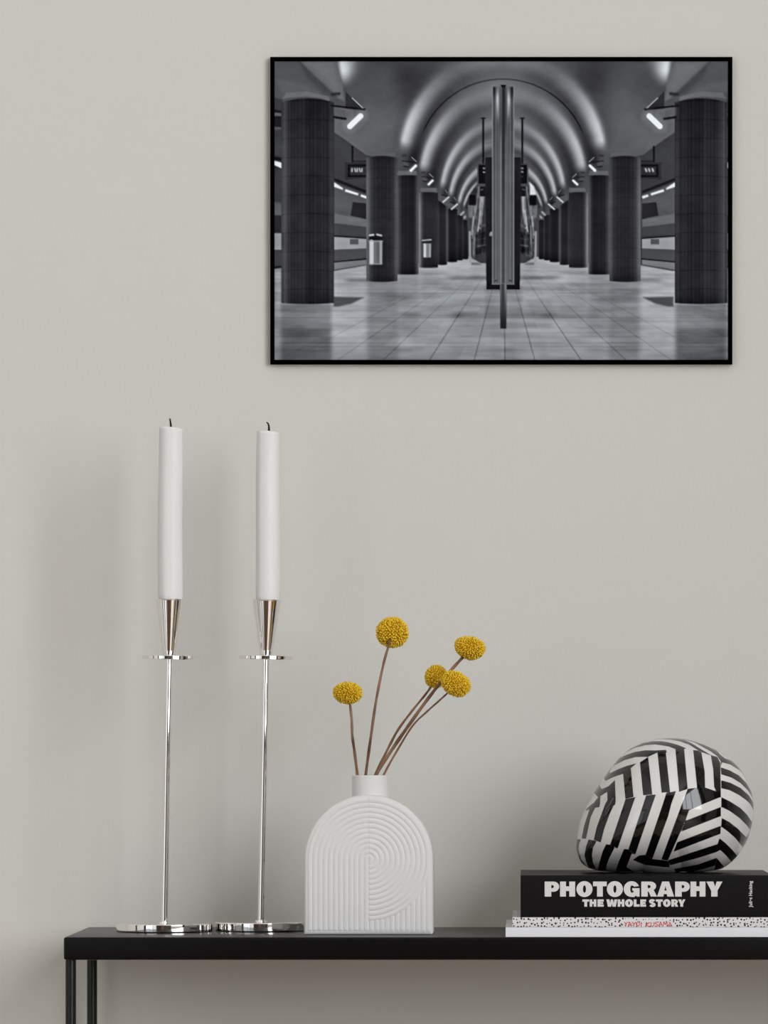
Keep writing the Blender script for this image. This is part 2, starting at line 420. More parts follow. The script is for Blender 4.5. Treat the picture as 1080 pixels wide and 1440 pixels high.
    # darker mirror images of the columns and light gaps between them
    def streak(x0, x1, y0, y1, dv, so=7):
        nonlocal F
        F += dv * sm(M, x0 - so, x0 + so) * (1 - sm(M, x1 - so, x1 + so)) * sm(Y, y0 - 3, y0 + 3) * (1 - .0 * Y) * (1 - sm(Y, y1 - 16, y1 + 10))
    streak(395, 466, 427, 560, -20, 4); streak(394, 466, 462, 560, -26, 9)
    streak(518, 560, 395, 560, -20, 6); streak(562, 588, 386, 470, -10, 5); streak(592, 616, 376, 420, -8, 4)
    streak(466, 514, 370, 500, 18, 6); streak(588, 664, 366, 400, 14, 8)
    streak(682, 708, 400, 450, -20, 4); streak(690, 708, 440, 520, -6, 6)
    streak(386, 394, 380, 440, 20, 4)
    streak(602, 650, 402, 415, 8, 8)
    # cast shadow bars across the floor
    def bar(y, h, x0, x1, dv):
        nonlocal F
        F -= dv * np.exp(-((Y - y) / h) ** 2) * sm(M, x0 - 12, x0 + 8) * (1 - sm(M, x1 - 8, x1 + 12))
    bar(390, 3, 633, 720, 40); bar(406, 4, 622, 720, 22); bar(444, 4, 570, 650, 22); bar(442, 9, 640, 720, 26)
    bar(458, 4, 640, 720, 10); bar(394, 3, 488, 515, 34); bar(384, 2.5, 590, 626, 24); bar(418, 7, 525, 575, 14)
    bar(430, 2.5, 386, 500, 14)
    for yy, dv in ((381, 12), (386, 12), (392, 10), (399, 12), (407, 12), (412, 14), (423, 10), (433, 10), (446.5, 22), (459, 12), (468, 10), (482, 18), (492, 10)):
        F -= dv * np.clip(1.2 - np.abs(Y - yy), 0, 1) * (.55 + noise(70, 500, int(yy)) * .9)
    for k in (-301, -233, -169, -104, -41, 2, 44, 109, 172, 236, 301):
        xl = vx + k * (Y - vy) / (506 - vy)
        wgt = .45 + .55 * sm(Y, 400, 470)
        F -= (36 if abs(k) < 120 else 24) * np.clip((1.25 - np.abs(X - xl) * (1 if abs(k) < 60 else .85)), 0, 1) * wgt * sm(Y, 372, 410) * (.25 + .75 * sm(M, 462, 474))
    floor_top = np.interp(M, [386, 397, 470, 515, 560, 590, 616, 628, 642, 650, 660, 690, 708], [378, 377, 381, 373, 372, 370, 369, 367, 365, 363, 361, 366, 366])
    put(np.clip(Y - floor_top + .5, 0, 1), F)
    poly([(469, 417), (512, 418), (494, 427), (476, 431), (469, 431)], 84, 3)
    # ---- columns ----
    def column(x0, x1, top, bot, v, edgeL, edgeR, arch=2.0, st=.5, rows=26.5):
        nonlocal I
        u = (M - x0) / (x1 - x0)
        c = 2 * u - 1
        t = top - arch * (1 - c * c) + arch
        b = bot + 1.5 * (1 - c * c) * (1 if x1 - x0 > 40 else .4)
        m = np.clip(M - x0 + .5, 0, 1) * np.clip(x1 - M + .5, 0, 1) * np.clip(Y - t + .5, 0, 1) * np.clip(b - Y + .5, 0, 1)
        tone = v + edgeL * np.exp(-(u / .16) ** 2) + edgeR * np.exp(-((1 - u) / .14) ** 2)
        tone = tone * (.82 + .18 * sm(Y, top, top + (bot - top) * .3))
        tone = tone - 8 * sm(Y, bot - 25, bot)
        n = max(3, int((x1 - x0) / 5.0))
        th = np.arccos(np.clip(-c, -1, 1)) / np.pi * n * 1.5
        strip = np.random.RandomState(int(x0)).rand(n * 2 + 4)[np.clip(th.astype(int), 0, n * 2 + 2)] - .5
        tone = tone + strip * 16 * st - 15 * st * np.clip(1 - np.abs((th + .5) % 1 - .5) * 7, 0, 1)
        tone = tone - 9 * st * np.clip(1.1 - np.abs(((Y - top - 2 - 2 * c * c) % rows) - 1), 0, 1)
        put(m, tone)
    column(650, 658.5, 309, 364, 38, 44, 10, 1, .15)
    column(642, 651, 302, 365.5, 38, 40, 16, 1, .15)
    column(628, 643, 293, 368, 34, 64, 10, 1, .2)
    column(615, 629, 281, 372, 40, 30, 40, 1, .2)
    column(589, 616, 270, 376, 44, 84, 10, 1.2, .3, 9)
    column(558, 588.5, 246, 385.5, 36, 50, 56, 1.5, .35, 11)
    column(515, 559, 219, 395, 42, 60, 40, 2.5, .55, 14)
    axis(709.3)
    column(395.5, 469.5, 138, 426, 46, 30, 8, 6, 1.0)
    # capitals / light collars over the columns
    poly([(397, 139), (402, 130), (432, 128), (463, 136), (463, 142), (450, 137.5), (430, 135.5), (408, 137)], 104, 1.2)
    axis(707.2)
    poly([(516, 218), (518, 214), (556, 214), (556, 220), (536, 217.5)], 92, 1)
    poly([(558, 246), (560, 240), (586, 240), (586, 246)], 96, 1); poly([(590, 269), (592, 264), (614, 264), (614, 270)], 98, 1)
    poly([(616, 281), (618, 272), (630, 278), (640, 292), (628, 290)], 84, 1.2)
    # lamps with triangular brackets
    def lamp(x, y, s, gl=1.0):
        poly([(x, y), (x + 27 * s, y + 27 * s), (x, y + 24 * s)], 50, 1)
        line([(x + 9 * s, y + 9 * s), (x + 25 * s, y + 24 * s)], 1.0 * max(s, .7), 196, .8)
        line([(x - 20 * s, y + 20 * s), (x + 27 * s, y + 25 * s)], 2.6 * s, 26)
        line([(x - 16 * s, y + 36 * s), (x, y + 38.5 * s)], 3.2 * s, 26)
        line([(x - 19 * s, y + 4 * s), (x - 9 * s, y + 3 * s)], 3.5 * s, 44, 3)
        poly([(x - 17 * s, y + 22 * s), (x - s, y + 26 * s), (x - s, y + 36 * s), (x - 17 * s, y + 33 * s)], 88, 1.5, a=.7)
        put(np.maximum(linemask([(x + 6 * s, y + 48 * s), (x + 21 * s, y + 35 * s)], 16 * s, 12 * s), linemask(mir([(x + 6 * s, y + 48 * s), (x + 21 * s, y + 35 * s)]), 16 * s, 12 * s)) * .5 * gl, 165)
        line([(x + 6 * s, y + 49 * s), (x + 21 * s, y + 34.5 * s)], 7.5 * s, 250, 1.2)
    axis(710.0)
    lamp(486, 128.5, 1.0)
    axis(707.2)
    lamp(575, 217, .46, .5); lamp(600.5, 241, .37, .4)
    for x, y in ((626, 276), (638, 286)):
        line([(x - 5, y - 2), (x + 3, y)], 1.5, 36); line([(x - 3, y + 8), (x + 5, y + 1)], 2.2, 190, 1)
        line([(x, y - 9), (x + 3, y - 5)], 1.2, 120, 1)
    for x, y in ((650, 300), (655, 304)):
        line([(x - 2, y + 2), (x + 2, y - 2)], 2.6, 150, 1)
    # litter bins
    poly([(519, 331), (524, 328.5), (533, 328.5), (538, 331), (537, 337), (519, 337)], 30, 1, both=False)
    line([(520, 330.8), (525, 330)], 2.6, 190, 1.2, both=False); line([(530, 329.6), (536, 331)], 2.6, 170, 1.2, both=False)
    poly([(518.5, 338), (538, 338), (537.5, 371.5), (519, 371.5)], 96, .8, both=False)
    for x, w, v in ((522.5, 6, 190), (528, 2, 120), (535.5, 3, 158)):
        line([(x, 340), (x, 369)], w, v, 1.5, both=False)
    line([(519, 371), (537, 371)], 1.2, 160, both=False); line([(519, 339), (538, 339)], 1.2, 150, both=False)
    poly([(593, 337.5), (600, 335.5), (607, 337.5), (606, 341), (594, 341)], 40, 1, both=False)
    line([(594, 338), (606, 337)], 2, 165, 1, both=False)
    poly([(594.5, 342), (606.5, 342), (606, 362), (595, 362)], 116, .8, both=False)
    line([(597.5, 344), (597.5, 360)], 3.4, 190, 1.2, both=False); line([(604.5, 344), (604.5, 360)], 1.6, 165, 1, both=False)
    axis(707.0)
    # ---- centre: escalators, display boards, hall pillar ----
    poly([(652, 292), (660, 274), (672, 256), (684, 258), (684, 364), (664, 364), (659, 340), (657, 310)], 70, 2)
    poly([(654, 292), (660, 275), (668, 263), (672, 268), (660, 296)], 52, 1.5)
    poly([(660, 274), (669, 274), (669, 288), (660, 288)], 22, 1)
    poly([(658, 288), (669, 290), (668, 306), (659, 306)], 106, 1.8)
    poly([(675, 276), (681, 276), (680, 292), (676, 322), (672, 322)], 138, 1.8)
    line([(673.5, 262), (671, 285), (666, 310), (664, 335)], 1.8, 118, 1)
    line([(666, 305), (663, 330)], 2.2, 140, 1)
    line([(676, 296), (672, 325)], 1.6, 172, 1)
    line([(660.5, 326), (661, 367)], 2.6, 150, 1.2)
    line([(668, 318), (666, 358)], 2, 112, 1.2); line([(664, 340), (667, 356)], 1.6, 96, 1)
    poly([(669, 330), (684, 325), (684, 358), (669, 358)], 44, 1.5)
    line([(672, 346), (684, 344)], 1.4, 92, 1.2); line([(672, 337), (683, 335)], 1.2, 66, 1); line([(676, 318), (684, 316)], 4, 92, 1.2)
    poly([(666, 364), (673, 357), (684, 353), (684, 370), (676, 370)], 62, 1.5)
    poly([(663, 369), (673, 369), (677, 372.5), (663, 372.5)], 112, 1.5)
    # extra bright gap on the right
    poly([(745, 256), (751, 262), (754, 274), (745, 274)], 205, 2, both=False)
    esc = polymask([(660, 290), (676, 270), (682, 280), (682, 356), (664, 364)], 2); esc = np.maximum(esc, polymask(mir([(660, 290), (676, 270), (682, 280), (682, 356), (664, 364)]), 2))
    I += esc * (noise(2.2, 14, 41) * 46 + noise(4, 5, 42) * 30)
    # display boards
    poly([(671, 229), (683, 229), (683, 262), (671, 262)], 74, 1); poly([(673, 231.5), (683, 231.5), (683, 258), (673, 258)], 20, 1)
    poly([(675, 262), (683, 262), (683, 276), (675, 276)], 30, 1)
    for y in (236.5, 241.5): line([(728.5, y), (735, y)], 2.2, 140, 1, both=False)
    for y in (236.5, 242): line([(680, y), (682, y)], 2, 150, 1, both=False)
    line([(730, 248), (735, 248)], 1.6, 60, 1, both=False); line([(676, 267), (679, 266)], 1.6, 90, 1)
    line([(679.5, 166), (679.5, 229)], 2.6, 28, 1); line([(676.5, 166), (682.5, 166)], 1.4, 30, 1)
    axis(707.5)
    # dark pillar with steel panel
    poly([(683, 221), (AX, 221), (AX, 407), (684, 407)], 30, .9)
    poly([(681.5, 222), (692, 222), (692, 395), (683.5, 395)], 38, 1.2, a=.6)
    poly([(692, 121), (AX, 121), (AX, 399.5), (692, 399.5)], 104, .8)
    t = np.clip((Y - 121) / 279, 0, 1)
    inside = polymask([(692.8, 122), (AX, 122), (AX, 398.5), (692.8, 398.5)], .8); inside = np.maximum(inside, polymask(mir([(692.8, 122), (AX, 122), (AX, 398.5), (692.8, 398.5)]), .8))
    m2 = M - 692.0
    steel = 100 + 10 * np.sin(m2 * 1.5) - 14 * np.exp(-((m2 - 3) / 2) ** 2) - 10 * np.exp(-((m2 - 10) / 2.0) ** 2)
    steel += 90 * np.exp(-((m2 - 7.6) / 1.8) ** 2) * np.exp(-((Y - 140) / 13) ** 2) + 34 * np.exp(-((m2 - 8) / 2) ** 2) * np.exp(-((Y - 158) / 10) ** 2)
    steel += 40 * np.exp(-((m2 - 12.2) / .9) ** 2) * sm(Y, 170, 205) - 36 * sm(m2, 8, 4) * sm(Y, 145, 126)
    steel -= 12 * sm(Y, 270, 170) * sm(Y, 130, 170)
    put(inside, steel)
    line([(692.4, 121), (692.4, 399)], 1.1, 132, .8); line([(692, 399.3), (AX, 399.3)], 1.2, 122, .8)
    line([(696.5, 395), (698.5, 394)], 1.6, 46, 1)
    put(polymask([(705.6, 119), (710.6, 119), (710.2, 398), (705.2, 398)], 1) * .92, 46 + 26 * sm(Y, 180, 330))
    poly([(703.5, 119), (712, 119), (710.5, 122.5), (705.5, 122.5)], 28, .8, both=False)
    # pole on the floor
    pw = polymask([(703, 399), (712.5, 399), (712, 462), (703.5, 462)], 1.2)
    put(pw, 66 + 62 * np.exp(-((X - 711) / 1.6) ** 2) * sm(Y, 450, 400) + 40 * np.exp(-((X - 704) / 1.3) ** 2) * sm(Y, 450, 400) - 16 * sm(Y, 430, 455))
    line([(690, 330), (691, 327.5)], 4, 136, 1, both=False)
    # local contrast of the print
    def blur(a, r):
        for ax_ in (0, 1):
            p = np.pad(a, [(r, r) if k == ax_ else (0, 0) for k in (0, 1)], mode='edge')
            c = np.cumsum(np.insert(p, 0, 0, axis=ax_), axis=ax_)
            a = (np.take(c, range(2 * r + 1, c.shape[ax_]), ax_) - np.take(c, range(0, c.shape[ax_] - 2 * r - 1), ax_)) / (2 * r + 1)
        return a
    I = blur(I, 1) * .35 + I * .65
    I = I + .20 * (I - blur(blur(I, 9), 9)) + .16 * (I - blur(blur(I, 3), 3))
    I = I + noise(9, 7, 51) * 5 + noise(26, 18, 52) * 6
    I = 96 + (I - 96) * 1.0
    # grain
    I += rng.randn(H, W) * 1.3
    return np.clip(I, 8, 250)

# =====================================================================
#  console table
# =====================================================================
TX0 = P(89.5, 1318, 0).x; TX1 = TX0 + 1.04; TH = 32 * K(0)
table = thing('console_table', 'narrow black metal console table standing against the grey wall', 'table', ((TX0 + TX1) / 2, TABLE_BACK / 2, 0))
def part(name, bm, mat, root, smooth=True, angle=35):
    bmesh.ops.translate(bm, verts=bm.verts, vec=-root.location)
    return obj(name, bm, mat, root, smooth, angle)
bm = bmesh.new(); box(bm, TX0, TX1, 0, TABLE_BACK, ZTOP - TH, ZTOP, .0022, 4); part('table_top', bm, M_table, table)
LR = 7.5 * K(.012)
lx = P(99.5, 1400, .012).x
for x in (lx, TX1 - (lx - TX0)):
    for y in (.012, .012 + .246):
        bm = bmesh.new()
        lathe(bm, [(0, 0), (LR * .9, 0), (LR, .001), (LR, ZTOP - TH), (0, ZTOP - TH)], 40, (x, y, 0))
        part('leg', bm, M_leg, table, angle=50)

# =====================================================================
#  framed print on the wall
# =====================================================================
FD = .008
yf = WALL_Y - FD; kf = K(yf)
c0 = P(380, 512, yf); c1 = P(1030, 80, yf); bw = 6 * kf
pic = thing('framed_picture', 'black framed monochrome photograph of an underground station hung on the wall', 'picture', ((c0.x + c1.x) / 2, WALL_Y, (c0.z + c1.z) / 2))
bm = bmesh.new()
o = [(c0.x, c0.z), (c1.x, c0.z), (c1.x, c1.z), (c0.x, c1.z)]
i_ = [(c0.x + bw, c0.z + bw), (c1.x - bw, c0.z + bw), (c1.x - bw, c1.z - bw), (c0.x + bw, c1.z - bw)]
vo_f = [bm.verts.new((x, yf, z)) for x, z in o]; vi_f = [bm.verts.new((x, yf, z)) for x, z in i_]
vo_b = [bm.verts.new((x, WALL_Y - .0002, z)) for x, z in o]; vi_b = [bm.verts.new((x, WALL_Y - .0002, z)) for x, z in i_]
for k in range(4):
    j = (k + 1) % 4
    bm.faces.new((vo_f[k], vo_f[j], vi_f[j], vi_f[k])); bm.faces.new((vo_b[k], vi_b[k], vi_b[j], vo_b[j]))
    bm.faces.new((vo_f[k], vo_b[k], vo_b[j], vo_f[j])); bm.faces.new((vi_f[k], vi_f[j], vi_b[j], vi_b[k]))
part('frame', bm, M_black, pic, smooth=False)
tone = paint_print()
PH, PW = tone.shape
def lina(a):
    a = np.clip(a, 0, 255) / 255.0
    return np.where(a <= .04045, a / 12.92, ((a + .055) / 1.055) ** 2.4)
PRINT_K = 1.09                                       # paper reflectance against its tone
px_ = c0.x + bw + (np.arange(PW) + .5) / PW * (c1.x - c0.x - 2 * bw); pz_ = c1.z - bw - (np.arange(PH) + .5) / PH * (c1.z - c0.z - 2 * bw)
px_[0] = c0.x + bw; px_[-1] = c1.x - bw; pz_[0] = c1.z - bw; pz_[-1] = c0.z + bw
gx, gz = np.meshgrid(px_ - pic.location.x, pz_ - pic.location.z)
co = np.stack([gx, np.full_like(gx, (yf + .0012) - WALL_Y), gz], -1).reshape(-1, 3).astype(np.float32)
def grid_mesh(name, co, nr, nc, flip=False):
    idx = np.arange(nr * nc).reshape(nr, nc)
    q = np.stack([idx[:-1, :-1], idx[1:, :-1], idx[1:, 1:], idx[:-1, 1:]], -1).reshape(-1, 4)
    if flip: q = q[:, ::-1]
    me = bpy.data.meshes.new(name)
    me.vertices.add(len(co)); me.vertices.foreach_set('co', co.ravel().astype(np.float32))
    me.loops.add(q.size); me.polygons.add(len(q))
    me.loops.foreach_set('vertex_index', q.ravel().astype(np.int32))
    me.polygons.foreach_set('loop_start', np.arange(0, q.size, 4, dtype=np.int32))
    me.update(calc_edges=True)
    return me
me = grid_mesh('print', co, PH, PW)
ca = me.attributes.new('tone', 'FLOAT_COLOR', 'POINT')
tint = np.stack([tone * .952, tone * .982 - .6, tone * .99 + 3], -1)
c4 = np.ones((PH * PW, 4), np.float32); c4[:, :3] = (lina(tint) * PRINT_K).reshape(-1, 3)
ca.data.foreach_set('color', c4.ravel())
link('print', me, M_print, pic)
bm = bmesh.new(); box(bm, c0.x + bw, c1.x - bw, yf + .0016, WALL_Y - .0002, c0.z + bw, c1.z - bw); part('backing_board', bm, M_black, pic, smooth=False)

# =====================================================================
#  candlesticks and candles
# =====================================================================
def candlestick(label, basex, cupx, base_w, base_t, base_b, cup_top, cup_bot, cup_w, y, stem_px, plate_y):
    k = K(y)
    b0 = P(basex, base_b, y); b0.z = ZTOP
    root = thing('candlestick', label, 'candlestick', b0, 'slim chrome candlesticks')
    R = base_w / 2 * k; H = (base_b - base_t) * k
    bm = bmesh.new(); e = .0008
    lathe(bm, [(0, 0), (R - e * 1.5, 0), (R - e * .4, e * .4), (R, e * 1.6), (R, H - e * 1.2), (R - e * .35, H - e * .35), (R - e * 1.2, H), (.0062, H), (.0058, H + .0012), (0, H + .0012)], 160)
    obj('base', bm, M_chrome, root, angle=60)
    # the stem leans a little: everything above the base follows its axis
    top = P(cupx, cup_top, y) - b0; low = Vector((0, 0, H)); ax = (top - low)
    def at(py): 
        z = P(0, py, y).z - ZTOP
        return low + ax * ((z - H) / (top.z - H))
    ang = math.atan2(ax.x, ax.z)
    rot = Matrix.Rotation(ang, 4, 'Y')
    bm = bmesh.new(); tube(bm, [low - ax.normalized() * .001, at(cup_bot) ], stem_px / 2 * k, 32); obj('stem', bm, M_chrome, root, angle=60)
    bm = bmesh.new(); pr = 37.5 * k; pt = 2.6 * k
    lathe(bm, [(0, -pt), (pr - .0004, -pt), (pr, -pt + .0004), (pr, pt - .0004), (pr - .0004, pt), (0, pt)], 128)
    bmesh.ops.transform(bm, matrix=Matrix.Translation(at(plate_y)) @ rot, verts=bm.verts); obj('drip_plate', bm, M_chrome, root, angle=40)
    bm = bmesh.new(); h = (cup_bot - cup_top) * k; rt = cup_w / 2 * k; rb = 8.6 * k; wl = .0009
    lathe(bm, [(0, -h + .002), (rb * 1.0, -h), (rb + .0002, -h + .001), (rt - .0003, -.0012), (rt, -.0004), (rt - .0004, 0), (rt - wl, -.0001), (rt - wl - .0006, -.003), (rb - wl * .5, -h + .006), (0, -h + .006)], 128)
    bmesh.ops.transform(bm, matrix=Matrix.Translation(at(cup_top)) @ rot, verts=bm.verts); obj('candle_cup', bm, M_chrome, root, angle=40)
    return root
candlestick('left chrome candlestick with thin stem and round base, nearest the table end', 231, 239, 136, 1298.3, 1310.5, 842.5, 921, 39.5, .150, 9.6, 925)
candlestick('right chrome candlestick with thin stem, its base half behind the white vase', 367, 375.5, 130, 1295.8, 1309, 843.5, 921, 40.5, .170, 9.6, 925)

def candle(label, xt, xb, wt, wb, yt, yb, y, seed, wick):
    k = K(y)
    base = P(xb, yb, y); top = P(xt, yt, y)
    root = thing('candle', label, 'candle', base, 'white candles')
    bm = bmesh.new(); H = (yb - yt) * k; rt = wt / 2 * k; rb = wb / 2 * k
    lean = (top.x - base.x) / H
    prof = [(0, 0), (rb * .88, 0), (rb * .93, .004), (rb * .985, .010), (rb, .018)]
    for j in range(1, 30): prof.append((rb + (rt - rb) * j / 30, .018 + (H - .022) * j / 30))
    prof += [(rt, H - .0035), (rt * .985, H - .0018), (rt * .93, H - .0006), (rt * .8, H), (rt * .3, H - .0012), (0, H - .0014)]
    lathe(bm, prof, 72)
    rs = random.Random(seed); ph = [rs.random() * 6 for _ in range(6)]
    for v in bm.verts:
        z = v.co.z; a = math.atan2(v.co.y, v.co.x)
        s = 1 + .006 * math.sin(3 * a + ph[0] + z * 9) + .008 * math.cos(8 * a + ph[1])
        v.co.x *= s; v.co.y *= s
        if z > H - .004: v.co.z -= .0012 * (v.co.x / rt + 0.2)
        v.co.x += lean * z + .0004 * math.sin(z * 30 + ph[2])
    obj('wax', bm, M_wax, root, angle=70)
    bm = bmesh.new()
    pts = catmull([Vector((P(px, py, y) - base)) for px, py in wick], 6)
    n_ = len(pts); tube(bm, pts, [(.0012 + .0004 * math.sin(i * 1.9)) * (1 - .45 * i / n_) for i in range(n_)], 10)
    obj('wick', bm, M_wick, root)
    return root
candle('left white candle with a short straight black wick, the slightly taller one', 240.3, 239.3, 34, 35.5, 600.5, 852, .150, 3, [(240.3, 603), (240.2, 598), (239.6, 593), (238.8, 588.5)])
candle('right white candle with a longer curled black wick, nearer the framed picture', 377.6, 375.8, 33, 34, 606, 853, .170, 8, [(378, 609), (378.2, 603), (378, 599), (376.8, 595.5), (374.8, 594)])

# =====================================================================
#  arched ribbed vase
# =====================================================================
VY0, VD = .060, .055
kv = K(VY0)
vz0 = ZTOP; vc = P(518.2, 1208.5, VY0); VR = 90.8 * kv
vase = thing('vase', 'white ribbed ceramic vase of arched shape with a short round neck', 'vase', (vc.x, VY0 + VD / 2, ZTOP))
zc = vc.z - ZTOP                                    # height of the arch centre above the foot
NU, NZ1, NZ2 = 401, 190, 200
zs = np.concatenate([np.array([0.0002, .0004, .0007, .0011, .0016, .0021]), np.linspace(0.0027, zc, NZ1 - 6, endpoint=False), zc + VR * np.sin(np.linspace(0, math.pi / 2 * .9985, NZ2))])
ws = np.where(zs <= zc, VR, np.sqrt(np.maximum(VR ** 2 - (zs - zc) ** 2, 0)))
rf = .0026
ws = np.where(zs < rf, VR - (rf - np.sqrt(np.maximum(rf ** 2 - (rf - zs) ** 2, 0))), ws)
uu = np.linspace(-1, 1, NU); uu = uu + .05 * np.sin(np.pi * uu) * -1 * -1
uu = np.clip(uu / np.abs(uu).max(), -1, 1)
U, Zm = np.meshgrid(uu, zs); Wm = ws[:, None]
Xm = U * Wm
# distance to the outline
dist = np.where(Zm <= zc, VR - np.abs(Xm), VR - np.hypot(Xm, Zm - zc))
dist = np.minimum(dist, np.hypot(np.minimum(Zm, .02), 0) + .0)
dist = np.maximum(dist, 0)
rr = .0034
edge = np.where(dist < rr, rr - np.sqrt(np.maximum(rr ** 2 - (rr - dist) ** 2, 0)), 0.0)
# rib relief
pit = 7.25 * kv; amp = .00078
ccx = (518.7 - 518.2) * kv
rx = Xm - ccx; rz = Zm - zc; rad = np.hypot(rx, rz)
RD = 86.0 * kv
def ridge(t):                                       # rounded ribs, narrow grooves
    f = (t / pit) % 1.0
    return np.sqrt(np.clip(np.sin(np.pi * f), 0, 1)) * .75 + np.sin(np.pi * f) * .25
left_rib = np.where(rz > 0, ridge(rad), ridge(-rx))
disc = (rx >= 0) & (rad < RD)
right_out = (rx >= 0) & ~disc & (rz < 0)
def sst(x, a, b):
    t = np.clip((x - a) / (b - a), 0, 1); return t * t * (3 - 2 * t)
H1 = left_rib * sst(dist, 4 * kv, 7 * kv)
H1 = np.where((rx < 0), H1, 0)
H1 = H1 * np.where(rx < 0, 1.0, 0)
H2 = ridge(rad) * (1 - sst(rad, RD - .0004, RD + .0004))
H3 = ridge(rx) * sst(dist, 2.5 * kv, 5 * kv)
seam = sst(rx, -.0003, .0003)
blend = 1 - sst(rad, RD - .0005, RD + .0005)
right = blend * (.25 + H2) + (1 - blend) * np.where(rz < 0, H3, .6)
rel = (1 - seam) * H1 + seam * right
rel = rel * sst(Zm, 3.0 * kv, 8.0 * kv) * sst(dist, 1.5 * kv, 4.5 * kv)
Yf = edge - amp * rel
co = np.stack([Xm, Yf - VD / 2, Zm], -1).reshape(-1, 3)
me = grid_mesh('vase', co, len(zs), NU, flip=True)
bm = bmesh.new(); bm.from_mesh(me); bpy.data.meshes.remove(me)
bm.verts.ensure_lookup_table()
nr = len(zs)
loop = [r * NU for r in range(nr)][::-1]             # left side from the top down
loop += [c for c in range(1, NU)]                    # along the foot
loop += [r * NU + NU - 1 for r in range(1, nr)]      # right side, up
ringp = [bm.verts[i_] for i_ in loop]
prev = ringp
for yy, ins in ((VD - rr, 0.0), (VD - rr * .3, .3), (VD, 1.0)):
    new = []
    for v in ringp:
        c = Vector((v.co.x, 0, v.co.z)); ctr = Vector((0, 0, zc * .55))
        dvec = (ctr - c); dvec.y = 0; dvec.normalize()
        nv = bm.verts.new((v.co.x + dvec.x * ins * rr * .8, yy - VD / 2, v.co.z + (dvec.z * ins * rr * .8 if v.co.z > .002 else 0)))
        new.append(nv)
    for k_ in range(len(ringp)):
        j = (k_ + 1) % len(ringp)
        try: bm.faces.new((prev[k_], prev[j], new[j], new[k_]))
        except ValueError: pass
    prev = new
bm.faces.new(prev)
obj('body', bm, M_vase, vase, angle=50)
kn = K(VY0 + VD / 2)
nc = P(521, 1090, VY0 + VD / 2) - vase.location
nr_ = 26 * kn; zt = nc.z; zb = (vc.z - ZTOP) + VR - .010
bm = bmesh.new()
lathe(bm, [(nr_, zb), (nr_, zt - .0012), (nr_ - .0004, zt - .0004), (nr_ - .0012, zt), (nr_ - .0026, zt - .0005), (nr_ - .0030, zt - .002), (nr_ - .0030, zb + .002), (0, zb + .002)], 96, (nc.x, 0, 0))
obj('neck', bm, M_vase, vase, angle=60)

# =====================================================================
#  dried yellow button flowers standing in the vase
# =====================================================================
def flower(label, head, rx_, rz_, tilt, stem, yh, y_in, seed, r0=1.55, hdir=(0, 0, 1)):
    """head = pixel centre, rx_/rz_ = pixel radii, tilt in degrees (clockwise), stem = list of (px, py, y) from the vase up"""
    pts = [P(*s) for s in stem]
    root = thing('button_flower', label, 'flower', pts[0], 'dried yellow button flowers in the white vase')
    kx = K(yh)
    c = P(head[0], head[1], yh) - root.location
    bm = bmesh.new()
    rs = random.Random(seed)
    a, b_ = rx_ * kx, rz_ * kx
    rot = Matrix.Rotation(math.radians(tilt), 4, 'Y')
    bmesh.ops.create_icosphere(bm, subdivisions=4, radius=1.0, matrix=Matrix.Translation(c) @ rot @ Matrix.Diagonal((a * .90, a * .90, b_ * .90, 1)))
    for f in bm.faces: f.material_index = 1
    N = 520
    for i in range(N):
        z = 1 - 2 * (i + .5) / N; t = i * 2.399963
        r = math.sqrt(1 - z * z)
        d = Vector((r * math.cos(t), r * math.sin(t), z)) + Vector((rs.uniform(-1, 1), rs.uniform(-1, 1), rs.uniform(-1, 1))) * .055
        d.normalize()
        p = Vector((d.x * a, d.y * a, d.z * b_)) * (.93 + rs.uniform(-.035, .035) + .035 * math.sin(3.1 * d.x + 2.3 * d.z + seed) * math.cos(2.7 * d.y + seed * 2))
        nrm = Vector((d.x / a, d.y / a, d.z / b_)).normalized()
        q = nrm.to_track_quat('Z', 'Y').to_matrix().to_4x4()
        s = math.sqrt(a * b_) * .066 * rs.uniform(.8, 1.15)
        bmesh.ops.create_icosphere(bm, subdivisions=1, radius=1.0, matrix=Matrix.Translation(c) @ rot @ Matrix.Translation(p) @ q @ Matrix.Diagonal((s, s, s * 1.7, 1)))
    obj('flower_head', bm, M_flower, root, angle=180).data.materials.append(M_core)
    bm = bmesh.new()
    cp = catmull([p - root.location for p in pts], 8)
    n_ = len(cp)
    tube(bm, cp, [r0 * kx * (1.12 - .25 * i / n_ + .08 * math.sin(i * .9 + seed)) for i in range(n_)], 12)
    obj('stem', bm, M_stem, root)
    return root
yn = VY0 + VD / 2
flower('lowest yellow button flower on the left, on a short bent stem', (489, 974.5), 20.6, 15.6, 3, [(505, 1112, yn), (502.5, 1089, yn), (498.5, 1057, yn - .004), (495.5, 1035, yn - .006), (494.5, 1012, yn - .008), (492, 988, yn - .008), (491, 980, yn - .008)], yn - .008, yn, 1, 1.9)
flower('largest, topmost yellow button flower on a long upright stem in the middle', (551.8, 889.5), 22.6, 21.6, 20, [(512, 1112, yn + .004), (514.5, 1088, yn + .002), (521, 1040, yn - .006), (529, 985, yn - .014), (539, 935, yn - .021), (547, 906, yn - .026), (549, 898, yn - .027)], yn - .012, yn, 2, 1.9)
flower('rightmost yellow button flower, highest of the three leaning right', (660.8, 911), 22.2, 16.2, 12, [(524, 1112, yn), (530, 1088, yn - .001), (550, 1056, yn - .004), (574, 1021, yn - .007), (600, 985, yn - .010), (621, 958, yn - .012), (640, 936, yn - .010), (653, 922, yn - .008), (657, 916, yn - .008)], yn - .008, yn, 3, 2.3)
